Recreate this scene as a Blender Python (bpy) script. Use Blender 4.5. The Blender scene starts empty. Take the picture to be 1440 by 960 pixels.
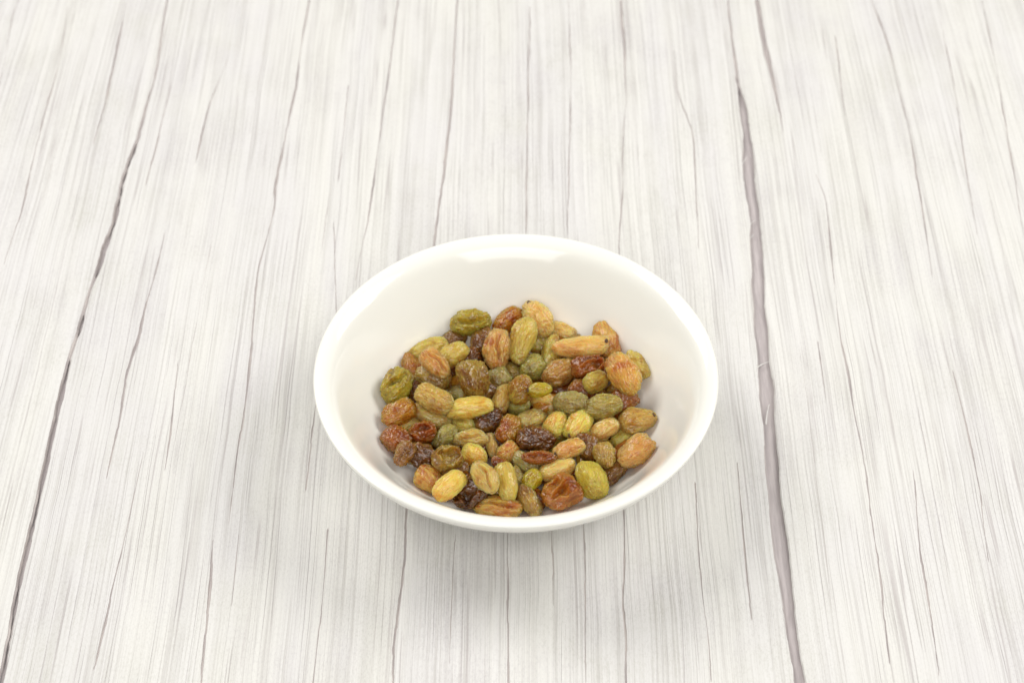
import bpy, math, random
import numpy as np
from mathutils import Vector, Quaternion

# ------------------------------------------------------------------ camera, world, lamps, exposure
sc = bpy.context.scene
MM = 0.001
cam_data = bpy.data.cameras.new("camera")
cam = bpy.data.objects.new("camera", cam_data)
sc.collection.objects.link(cam)
cam.location = (-0.00116, -0.39029, 0.44262)
cam.rotation_euler = (math.radians(90 - 45.5), 0, 0)
cam_data.sensor_width = 36.0
cam_data.lens = 66.82
cam_data.clip_start = 0.01
cam_data.clip_end = 20
cam_data.dof.use_dof = True
cam_data.dof.focus_distance = 0.560
cam_data.dof.aperture_fstop = 17.0
sc.camera = cam

world = bpy.data.worlds.new("World")
sc.world = world
world.use_nodes = True
bg = world.node_tree.nodes["Background"]
bg.inputs["Color"].default_value = (1.0, 0.98, 0.95, 1)
bg.inputs["Strength"].default_value = 0.23

def area_lamp(name, loc, target, size, power, colour):
    ld = bpy.data.lights.new(name, 'AREA')
    ld.shape = 'RECTANGLE'
    ld.size, ld.size_y = size
    ld.energy = power
    ld.color = colour
    lo = bpy.data.objects.new(name, ld)
    lo.location = loc
    lo.rotation_euler = (Vector(target) - Vector(loc)).to_track_quat('-Z', 'Y').to_euler()
    sc.collection.objects.link(lo)
    return lo

area_lamp("studio_softbox", (-0.72, 0.55, 1.00), (0, 0.03, 0), (0.7, 0.7), 11.5, (1.0, 0.98, 0.955))
area_lamp("studio_softbox", (0.88, 0.30, 0.85), (0, 0.03, 0), (0.65, 0.65), 9.5, (1.0, 0.98, 0.95))
area_lamp("studio_softbox", (0.05, -1.0, 1.10), (0, 0.03, 0), (1.2, 0.8), 13.0, (1.0, 0.985, 0.96))

sc.view_settings.view_transform = 'Standard'
sc.view_settings.look = 'None'
sc.view_settings.exposure = -0.06
sc.view_settings.gamma = 1.0
sc.view_settings.use_curve_mapping = False
sc.cycles.use_denoising = True
sc.cycles.max_bounces = 12
sc.cycles.diffuse_bounces = 8

# ------------------------------------------------------------------ helpers
COL = sc.collection
rng = np.random.default_rng(11)

def link(name, mesh, parent=None, mats=()):
    o = bpy.data.objects.new(name, mesh)
    COL.objects.link(o)
    if parent is not None:
        o.parent = parent
    for m in mats:
        if m.name not in [x.name for x in mesh.materials if x]:
            mesh.materials.append(m)
    return o

def mesh_from(name, verts, faces, smooth=True, mat_index=None):
    me = bpy.data.meshes.new(name)
    me.from_pydata([tuple(v) for v in verts], [], faces)
    if smooth:
        me.polygons.foreach_set("use_smooth", np.ones(len(me.polygons), dtype=bool))
    if mat_index is not None:
        me.polygons.foreach_set("material_index", np.asarray(mat_index, dtype=np.int32))
    me.update()
    return me

def grid_mesh(name, V, wrap=False, smooth=True, face_mat=None):
    """V: rows x cols x 3 array of points -> quad mesh (wrap joins last column to first)."""
    nr, nc, _ = V.shape
    ncf = nc if wrap else nc - 1
    i = np.arange(nr - 1)[:, None]
    j = np.arange(ncf)[None, :]
    j2 = (j + 1) % nc
    F = np.stack([i * nc + j, i * nc + j2, (i + 1) * nc + j2, (i + 1) * nc + j], -1).reshape(-1, 4)
    me = bpy.data.meshes.new(name)
    me.vertices.add(nr * nc)
    me.vertices.foreach_set("co", V.reshape(-1).astype(np.float32))
    me.loops.add(F.size)
    me.loops.foreach_set("vertex_index", F.reshape(-1).astype(np.int32))
    me.polygons.add(len(F))
    me.polygons.foreach_set("loop_start", np.arange(0, F.size, 4, dtype=np.int32))
    me.polygons.foreach_set("use_smooth", np.full(len(F), smooth))
    if face_mat is not None:
        me.polygons.foreach_set("material_index", face_mat.reshape(-1).astype(np.int32))
    me.update(calc_edges=True)
    me.validate()
    return me

_perm = np.random.default_rng(3).permutation(256)
_perm = np.concatenate([_perm, _perm, _perm])
_grad = np.random.default_rng(4).normal(size=(256, 3))
_grad /= np.linalg.norm(_grad, axis=1)[:, None]

def noise3(P):
    """Perlin noise, P (...,3) -> about -0.7..0.7"""
    P = np.asarray(P, float)
    I = np.floor(P).astype(int)
    Fr = P - I
    I &= 255
    U = Fr * Fr * Fr * (Fr * (Fr * 6 - 15) + 10)
    out = 0
    for dx in (0, 1):
        wx = U[..., 0] if dx else 1 - U[..., 0]
        for dy in (0, 1):
            wy = U[..., 1] if dy else 1 - U[..., 1]
            for dz in (0, 1):
                wz = U[..., 2] if dz else 1 - U[..., 2]
                h = _perm[_perm[_perm[I[..., 0] + dx] + I[..., 1] + dy] + I[..., 2] + dz]
                g = _grad[h]
                d = (g * (Fr - np.array([dx, dy, dz]))).sum(-1)
                out = out + wx * wy * wz * d
    return out

def noise1(x, seed, freq):
    x = np.asarray(x, float) * freq
    return noise3(np.stack([x, np.full_like(x, seed * 7.31 + .37), np.full_like(x, seed * 3.17 + .61)], -1))

class NT:
    """small helper round a material's node tree"""
    def __init__(self, name):
        self.m = bpy.data.materials.new(name)
        self.m.use_nodes = True
        self.t = self.m.node_tree
        self.t.nodes.clear()
        self.out = self.n('ShaderNodeOutputMaterial')
        self.b = self.n('ShaderNodeBsdfPrincipled')
        self.l(self.b.outputs[0], self.out.inputs['Surface'])
    def n(self, kind, **kw):
        nd = self.t.nodes.new(kind)
        for k, v in kw.items():
            setattr(nd, k, v)
        return nd
    def l(self, a, b):
        self.t.links.new(a, b)
    def val(self, sock, v):
        if hasattr(v, 'is_linked') or isinstance(v, bpy.types.NodeSocket):
            self.l(v, sock)
        else:
            sock.default_value = v
    def math(self, op, a, b=None, c=None, clamp=False):
        nd = self.n('ShaderNodeMath', operation=op, use_clamp=clamp)
        for s, v in zip(nd.inputs, (a, b, c)):
            if v is not None:
                self.val(s, v)
        return nd.outputs[0]
    def mix(self, fac, a, b):
        nd = self.n('ShaderNodeMix', data_type='RGBA')
        self.val(nd.inputs[0], fac)
        self.val(nd.inputs[6], a)
        self.val(nd.inputs[7], b)
        return nd.outputs[2]
    def ramp(self, fac, lo, hi):
        nd = self.n('ShaderNodeMapRange', interpolation_type='SMOOTHSTEP')
        self.val(nd.inputs[0], fac)
        nd.inputs[1].default_value = lo
        nd.inputs[2].default_value = hi
        return nd.outputs[0]
    def noise(self, vec, scale, detail=2.0, rough=0.5, dist=0.0):
        nd = self.n('ShaderNodeTexNoise')
        self.l(vec, nd.inputs['Vector'])
        nd.inputs['Scale'].default_value = scale
        nd.inputs['Detail'].default_value = detail
        nd.inputs['Roughness'].default_value = rough
        nd.inputs['Distortion'].default_value = dist
        return nd.outputs[0]
    def xyz(self, x, y, z):
        nd = self.n('ShaderNodeCombineXYZ')
        for s, v in zip(nd.inputs, (x, y, z)):
            self.val(s, v)
        return nd.outputs[0]
    def bump(self, h, dist, strength=1.0, normal=None):
        nd = self.n('ShaderNodeBump')
        nd.inputs['Strength'].default_value = strength
        nd.inputs['Distance'].default_value = dist
        self.l(h, nd.inputs['Height'])
        if normal is not None:
            self.l(normal, nd.inputs['Normal'])
        return nd.outputs[0]

def rgb(r, g, b):
    return (r, g, b, 1.0)

# ------------------------------------------------------------------ materials
def painted_wood():
    k = NT("white_washed_wood")
    co = k.n('ShaderNodeTexCoord').outputs['Object']
    sep = k.n('ShaderNodeSeparateXYZ')
    k.l(co, sep.inputs[0])
    rnd = k.n('ShaderNodeObjectInfo').outputs['Random']
    x, y = sep.outputs[0], sep.outputs[1]
    off = k.math('MULTIPLY', rnd, 13.0)
    # grain wanders sideways slowly along the board
    w1 = k.noise(k.xyz(k.math('MULTIPLY', x, 9.0), k.math('MULTIPLY', y, 10.0), off), 1.0, 3.0)
    xw = k.math('ADD', x, k.math('MULTIPLY', k.math('SUBTRACT', w1, 0.5), 0.0035))
    def stretched(fx, fy, detail, rough=0.55, extra=0.0):
        return k.noise(k.xyz(k.math('MULTIPLY', xw, fx), k.math('MULTIPLY', y, fy), k.math('ADD', off, extra)), 1.0, detail, rough)
    def lines(fx, fy, width, extra):
        d = k.math('ABSOLUTE', k.math('SUBTRACT', stretched(fx, fy, 1.0, 0.5, extra), 0.5))
        return k.math('SUBTRACT', 1.0, k.ramp(d, 0.0, width))
    fine = stretched(1500.0, 9.0, 3.0, 0.6)
    mid = stretched(420.0, 5.0, 3.0, 0.55, 4.0)
    broad = stretched(60.0, 5.0, 3.0, 0.5, 9.0)
    speck = k.noise(k.xyz(x, k.math('MULTIPLY', y, 0.4), off), 1900.0, 3.0, 0.75)
    blot = k.noise(k.xyz(x, k.math('MULTIPLY', y, 0.6), off), 45.0, 5.0, 0.65)
    line = k.math('MULTIPLY', lines(300.0, 2.2, 0.018, 2.0), k.ramp(stretched(120.0, 20.0, 2.0, 0.6, 6.0), 0.40, 0.62))
    line2 = k.math('MULTIPLY', lines(560.0, 2.6, 0.040, 12.0), k.ramp(stretched(200.0, 18.0, 2.0, 0.6, 16.0), 0.30, 0.60))
    line3 = k.math('MULTIPLY', lines(820.0, 3.2, 0.055, 22.0), k.ramp(stretched(260.0, 24.0, 2.0, 0.6, 26.0), 0.32, 0.60))
    grey = k.math('ADD', k.math('MULTIPLY', k.ramp(fine, 0.40, 0.64), 0.24), k.math('MULTIPLY', k.ramp(mid, 0.42, 0.72), 0.24))
    grey = k.math('MULTIPLY', grey, k.math('ADD', 0.55, k.math('MULTIPLY', k.ramp(blot, 0.38, 0.64), 0.7)))
    grey = k.math('ADD', grey, k.math('MULTIPLY', k.ramp(speck, 0.47, 0.62), k.math('ADD', 0.16, k.math('MULTIPLY', k.ramp(blot, 0.35, 0.62), 0.20))))
    grey = k.math('ADD', grey, k.math('MULTIPLY', k.ramp(blot, 0.45, 0.75), 0.08))
    grey = k.math('ADD', grey, k.math('MULTIPLY', k.ramp(broad, 0.45, 0.75), 0.14), clamp=True)
    paint = k.mix(k.ramp(broad, 0.35, 0.65), rgb(0.735, 0.727, 0.69), rgb(0.728, 0.718, 0.705))
    tone = k.mix(k.ramp(k.noise(co, 30.0, 2.0), 0.35, 0.65), rgb(0.545, 0.525, 0.525), rgb(0.55, 0.54, 0.495))
    c = k.mix(grey, paint, tone)
    c = k.mix(k.math('MULTIPLY', line3, 0.30), c, rgb(0.45, 0.43, 0.40))
    c = k.mix(k.math('MULTIPLY', line2, 0.38), c, rgb(0.42, 0.395, 0.375))
    c = k.mix(k.math('MULTIPLY', line, 0.55), c, rgb(0.40, 0.36, 0.355))
    k.l(c, k.b.inputs['Base Color'])
    k.b.inputs['Roughness'].default_value = 0.62
    k.b.inputs['Specular IOR Level'].default_value = 0.3
    h = k.math('SUBTRACT', k.math('MULTIPLY', fine, 0.5), k.math('ADD', line, k.math('MULTIPLY', line2, 0.5)))
    h = k.math('ADD', h, k.math('MULTIPLY', speck, 0.4))
    k.l(k.bump(h, 0.00014, 0.7), k.b.inputs['Normal'])
    return k.m

def bare_wood(name, c1, c2):
    k = NT(name)
    co = k.n('ShaderNodeTexCoord').outputs['Object']
    mp = k.n('ShaderNodeMapping')
    mp.inputs['Scale'].default_value = (700, 60, 60)
    k.l(co, mp.inputs[0])
    n = k.noise(mp.outputs[0], 1.0, 4.0, 0.6)
    k.l(k.mix(k.ramp(n, 0.3, 0.7), rgb(*c1), rgb(*c2)), k.b.inputs['Base Color'])
    k.b.inputs['Roughness'].default_value = 0.8
    k.l(k.bump(n, 0.0003, 0.7), k.b.inputs['Normal'])
    return k.m

def glazed_ceramic():
    k = NT("white_glazed_ceramic")
    co = k.n('ShaderNodeTexCoord').outputs['Object']
    n = k.noise(co, 22.0, 3.0)
    k.l(k.mix(n, rgb(0.87, 0.864, 0.795), rgb(0.88, 0.874, 0.812)), k.b.inputs['Base Color'])
    k.b.inputs['Roughness'].default_value = 0.13
    k.b.inputs['Specular IOR Level'].default_value = 0.5
    k.b.inputs['Coat Weight'].default_value = 0.2
    k.b.inputs['Coat Roughness'].default_value = 0.05
    k.l(k.bump(k.noise(co, 60.0, 2.0), 0.0002, 0.25), k.b.inputs['Normal'])
    return k.m

SKINS = {}
def raisin_skin(key, c1, c2, rough=0.36, sss=0.4, patch=0.5, coat=0.2):
    """translucent fruit flesh under a thin waxy skin; c1 main colour, c2 browner patches"""
    k = NT("raisin_skin_" + key)
    gs, bs = (0.91, 0.80) if key in ('yellow', 'yellowbright', 'gold') else (0.96, 0.54)
    d1, d2 = (1.2, 1.1) if key in ('yellow', 'yellowbright', 'gold') else (1.30, 1.12)
    c1 = (min(0.86, c1[0] * d1), c1[1] * gs * d1, c1[2] * bs * d1)
    c2 = (c2[0] * d2, c2[1] * gs * 0.86 * d2, c2[2] * bs * 0.8 * d2)
    co = k.n('ShaderNodeTexCoord').outputs['Object']
    oi = k.n('ShaderNodeObjectInfo')
    r = k.math('MULTIPLY', oi.outputs['Random'], 9.0)
    add = k.n('ShaderNodeVectorMath', operation='ADD')
    k.l(co, add.inputs[0])
    k.l(k.xyz(r, r, r), add.inputs[1])
    v = add.outputs[0]
    big = k.ramp(k.noise(v, 170.0, 3.0, 0.55, 0.6), 0.60 - 0.3 * patch, 0.85 - 0.3 * patch)
    mp = k.n('ShaderNodeMapping')
    mp.inputs['Scale'].default_value = (170, 1150, 1150)
    k.l(v, mp.inputs[0])
    streak = k.noise(mp.outputs[0], 1.0, 3.0, 0.6, 0.5)
    c = k.mix(big, rgb(*c1), rgb(*c2))
    light = tuple(min(0.92, x * 1.35 + 0.03) for x in c1)
    c = k.mix(k.math('MULTIPLY', k.ramp(streak, 0.52, 0.68), 0.52), c, rgb(*light))
    dark_streak = k.math('SUBTRACT', 1.0, k.ramp(streak, 0.34, 0.46))  # thin darker lines along the low parts of the wrinkle bump
    c = k.mix(k.math('MULTIPLY', dark_streak, 0.45), c, rgb(*[x * 0.7 for x in c2]))
    deep = tuple(x * 0.6 for x in c2)
    c = k.mix(k.math('MULTIPLY', k.ramp(k.noise(v, 700.0, 3.0, 0.65), 0.60, 0.75), 0.4), c, rgb(*deep))
    k.l(c, k.b.inputs['Base Color'])
    k.b.inputs['Roughness'].default_value = rough * 0.85
    k.b.inputs['IOR'].default_value = 1.42
    k.b.inputs['Coat Weight'].default_value = 0.0
    k.b.inputs['Coat Roughness'].default_value = 0.08
    k.b.inputs['Coat IOR'].default_value = 1.42
    k.b.inputs['Specular IOR Level'].default_value = 0.1
    k.b.subsurface_method = 'RANDOM_WALK'
    k.b.inputs['Subsurface Weight'].default_value = 1.0
    k.b.inputs['Subsurface Radius'].default_value = (1.0, 0.55, 0.18)
    k.b.inputs['Subsurface Scale'].default_value = 0.0050
    h = k.math('ADD', streak, k.math('MULTIPLY', k.noise(v, 1500.0, 2.0, 0.6), 0.2))
    nrm = k.bump(h, 0.0010, 1.0)
    k.l(nrm, k.b.inputs['Normal'])
    # light that enters the flesh and leaves on the far side, and a little seen straight through
    gam = k.n('ShaderNodeGamma')
    gam.inputs[1].default_value = 0.78
    k.l(c, gam.inputs[0])
    tr = k.n('ShaderNodeBsdfTranslucent')
    k.l(gam.outputs[0], tr.inputs['Color'])
    rf = k.n('ShaderNodeBsdfRefraction')
    rf.inputs['Roughness'].default_value = 0.12
    rf.inputs['IOR'].default_value = 1.25
    k.l(gam.outputs[0], rf.inputs['Color'])
    k.l(nrm, rf.inputs['Normal'])
    m1, m2 = k.n('ShaderNodeMixShader'), k.n('ShaderNodeMixShader')
    pale = key in ('yellow', 'yellowbright', 'gold')
    m1.inputs[0].default_value = 0.15 if pale else 0.25
    m2.inputs[0].default_value = 0.36 if key in ('amber', 'rust', 'rustlight', 'dark', 'brown', 'olivebrown', 'olivegold', 'lime', 'grey') else 0.12 if pale else 0.16 if key in ('olivepale', 'tan', 'tanpale', 'peach', 'peachpale', 'pink', 'lime2', 'orange') else 0.26
    k.l(k.b.outputs[0], m1.inputs[1])
    k.l(tr.outputs[0], m1.inputs[2])
    k.l(m1.outputs[0], m2.inputs[1])
    k.l(rf.outputs[0], m2.inputs[2])
    # thin sticky film over everything: sharp little glints
    film = k.n('ShaderNodeBsdfAnisotropic')
    film.inputs['Roughness'].default_value = 0.16 + 0.5 * (rough - 0.22)
    fn = k.bump(h, 0.00014, 0.7)
    k.l(fn, film.inputs['Normal'])
    fr = k.n('ShaderNodeFresnel')
    fr.inputs['IOR'].default_value = 1.46 + 0.2 * coat
    front = k.math('SUBTRACT', 1.0, k.n('ShaderNodeNewGeometry').outputs['Backfacing'])
    wet = k.math('MULTIPLY', k.math('MINIMUM', fr.outputs[0], 0.20), k.math('MULTIPLY', front, 0.95 + 0.7 * coat))
    m3 = k.n('ShaderNodeMixShader')
    k.l(wet, m3.inputs[0])
    k.l(m2.outputs[0], m3.inputs[1])
    k.l(film.outputs[0], m3.inputs[2])
    k.l(m3.outputs[0], k.out.inputs['Surface'])
    SKINS[key] = k.m

raisin_skin('yellow',       (0.80, 0.56, 0.12), (0.72, 0.43, 0.07), 0.40, 0.5, 0.4)
raisin_skin('yellowbright', (0.86, 0.58, 0.12), (0.78, 0.40, 0.06), 0.40, 0.5, 0.3)
raisin_skin('gold',         (0.72, 0.50, 0.16), (0.58, 0.33, 0.08), 0.40, 0.5, 0.45)
raisin_skin('olive',        (0.42, 0.33, 0.055), (0.27, 0.19, 0.03), 0.40, 0.4, 0.5)
raisin_skin('olivepale',    (0.58, 0.45, 0.15), (0.45, 0.29, 0.07), 0.42, 0.5, 0.45)
raisin_skin('olivegold',    (0.48, 0.34, 0.07), (0.40, 0.19, 0.03), 0.28, 0.5, 0.55)
raisin_skin('olivegrey',    (0.44, 0.35, 0.13), (0.30, 0.21, 0.06), 0.40, 0.4, 0.5)
raisin_skin('olivebrown',   (0.42, 0.28, 0.07), (0.26, 0.11, 0.02), 0.26, 0.4, 0.6, 0.35)
raisin_skin('greenish',     (0.40, 0.35, 0.13), (0.30, 0.24, 0.08), 0.42, 0.4, 0.5)
raisin_skin('grey',         (0.48, 0.40, 0.21), (0.34, 0.26, 0.10), 0.34, 0.5, 0.5)
raisin_skin('lime',         (0.56, 0.45, 0.05), (0.42, 0.31, 0.02), 0.30, 0.5, 0.4)
raisin_skin('lime2',        (0.54, 0.44, 0.10), (0.44, 0.32, 0.06), 0.42, 0.4, 0.4)
raisin_skin('tan',          (0.56, 0.38, 0.15), (0.42, 0.22, 0.07), 0.38, 0.4, 0.5)
raisin_skin('tanpale',      (0.60, 0.43, 0.20), (0.46, 0.23, 0.08), 0.36, 0.4, 0.45)
raisin_skin('pink',         (0.62, 0.35, 0.16), (0.48, 0.19, 0.06), 0.38, 0.4, 0.45)
raisin_skin('peach',        (0.66, 0.38, 0.14), (0.50, 0.17, 0.035), 0.36, 0.4, 0.5)
raisin_skin('peachpale',    (0.68, 0.46, 0.19), (0.56, 0.30, 0.09), 0.42, 0.4, 0.4)
raisin_skin('orange',       (0.64, 0.36, 0.12), (0.50, 0.15, 0.03), 0.34, 0.4, 0.5)
raisin_skin('brownpink',    (0.54, 0.30, 0.12), (0.38, 0.15, 0.045), 0.34, 0.4, 0.5)
raisin_skin('brownpale',    (0.48, 0.32, 0.11), (0.30, 0.15, 0.04), 0.30, 0.4, 0.5, 0.3)
raisin_skin('brown',        (0.32, 0.15, 0.035), (0.18, 0.06, 0.012), 0.28, 0.35, 0.5, 0.3)
raisin_skin('amber',        (0.56, 0.27, 0.04), (0.42, 0.11, 0.012), 0.26, 0.45, 0.5, 0.35)
raisin_skin('rust',         (0.40, 0.135, 0.024), (0.24, 0.055, 0.010), 0.24, 0.45, 0.5, 0.4)
raisin_skin('rustlight',    (0.48, 0.20, 0.04), (0.28, 0.075, 0.012), 0.26, 0.45, 0.45, 0.35)
raisin_skin('dark',         (0.20, 0.075, 0.020), (0.10, 0.03, 0.008), 0.22, 0.3, 0.5, 0.5)

def plain(name, c, rough):
    k = NT(name)
    co = k.n('ShaderNodeTexCoord').outputs['Object']
    n = k.noise(co, 2500.0, 3.0)
    k.l(k.mix(n, rgb(*[x * 0.7 for x in c]), rgb(*[x * 1.25 for x in c])), k.b.inputs['Base Color'])
    k.b.inputs['Roughness'].default_value = rough
    return k.m

M_WOOD = painted_wood()
M_GROOVE = bare_wood("bare_grey_wood", (0.42, 0.38, 0.375), (0.56, 0.515, 0.49))
M_BACK = bare_wood("grey_backing_board", (0.40, 0.36, 0.36), (0.52, 0.475, 0.47))
M_BOWL = glazed_ceramic()
M_SCAR = plain("dry_stem_scar", (0.10, 0.055, 0.025), 0.8)

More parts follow.
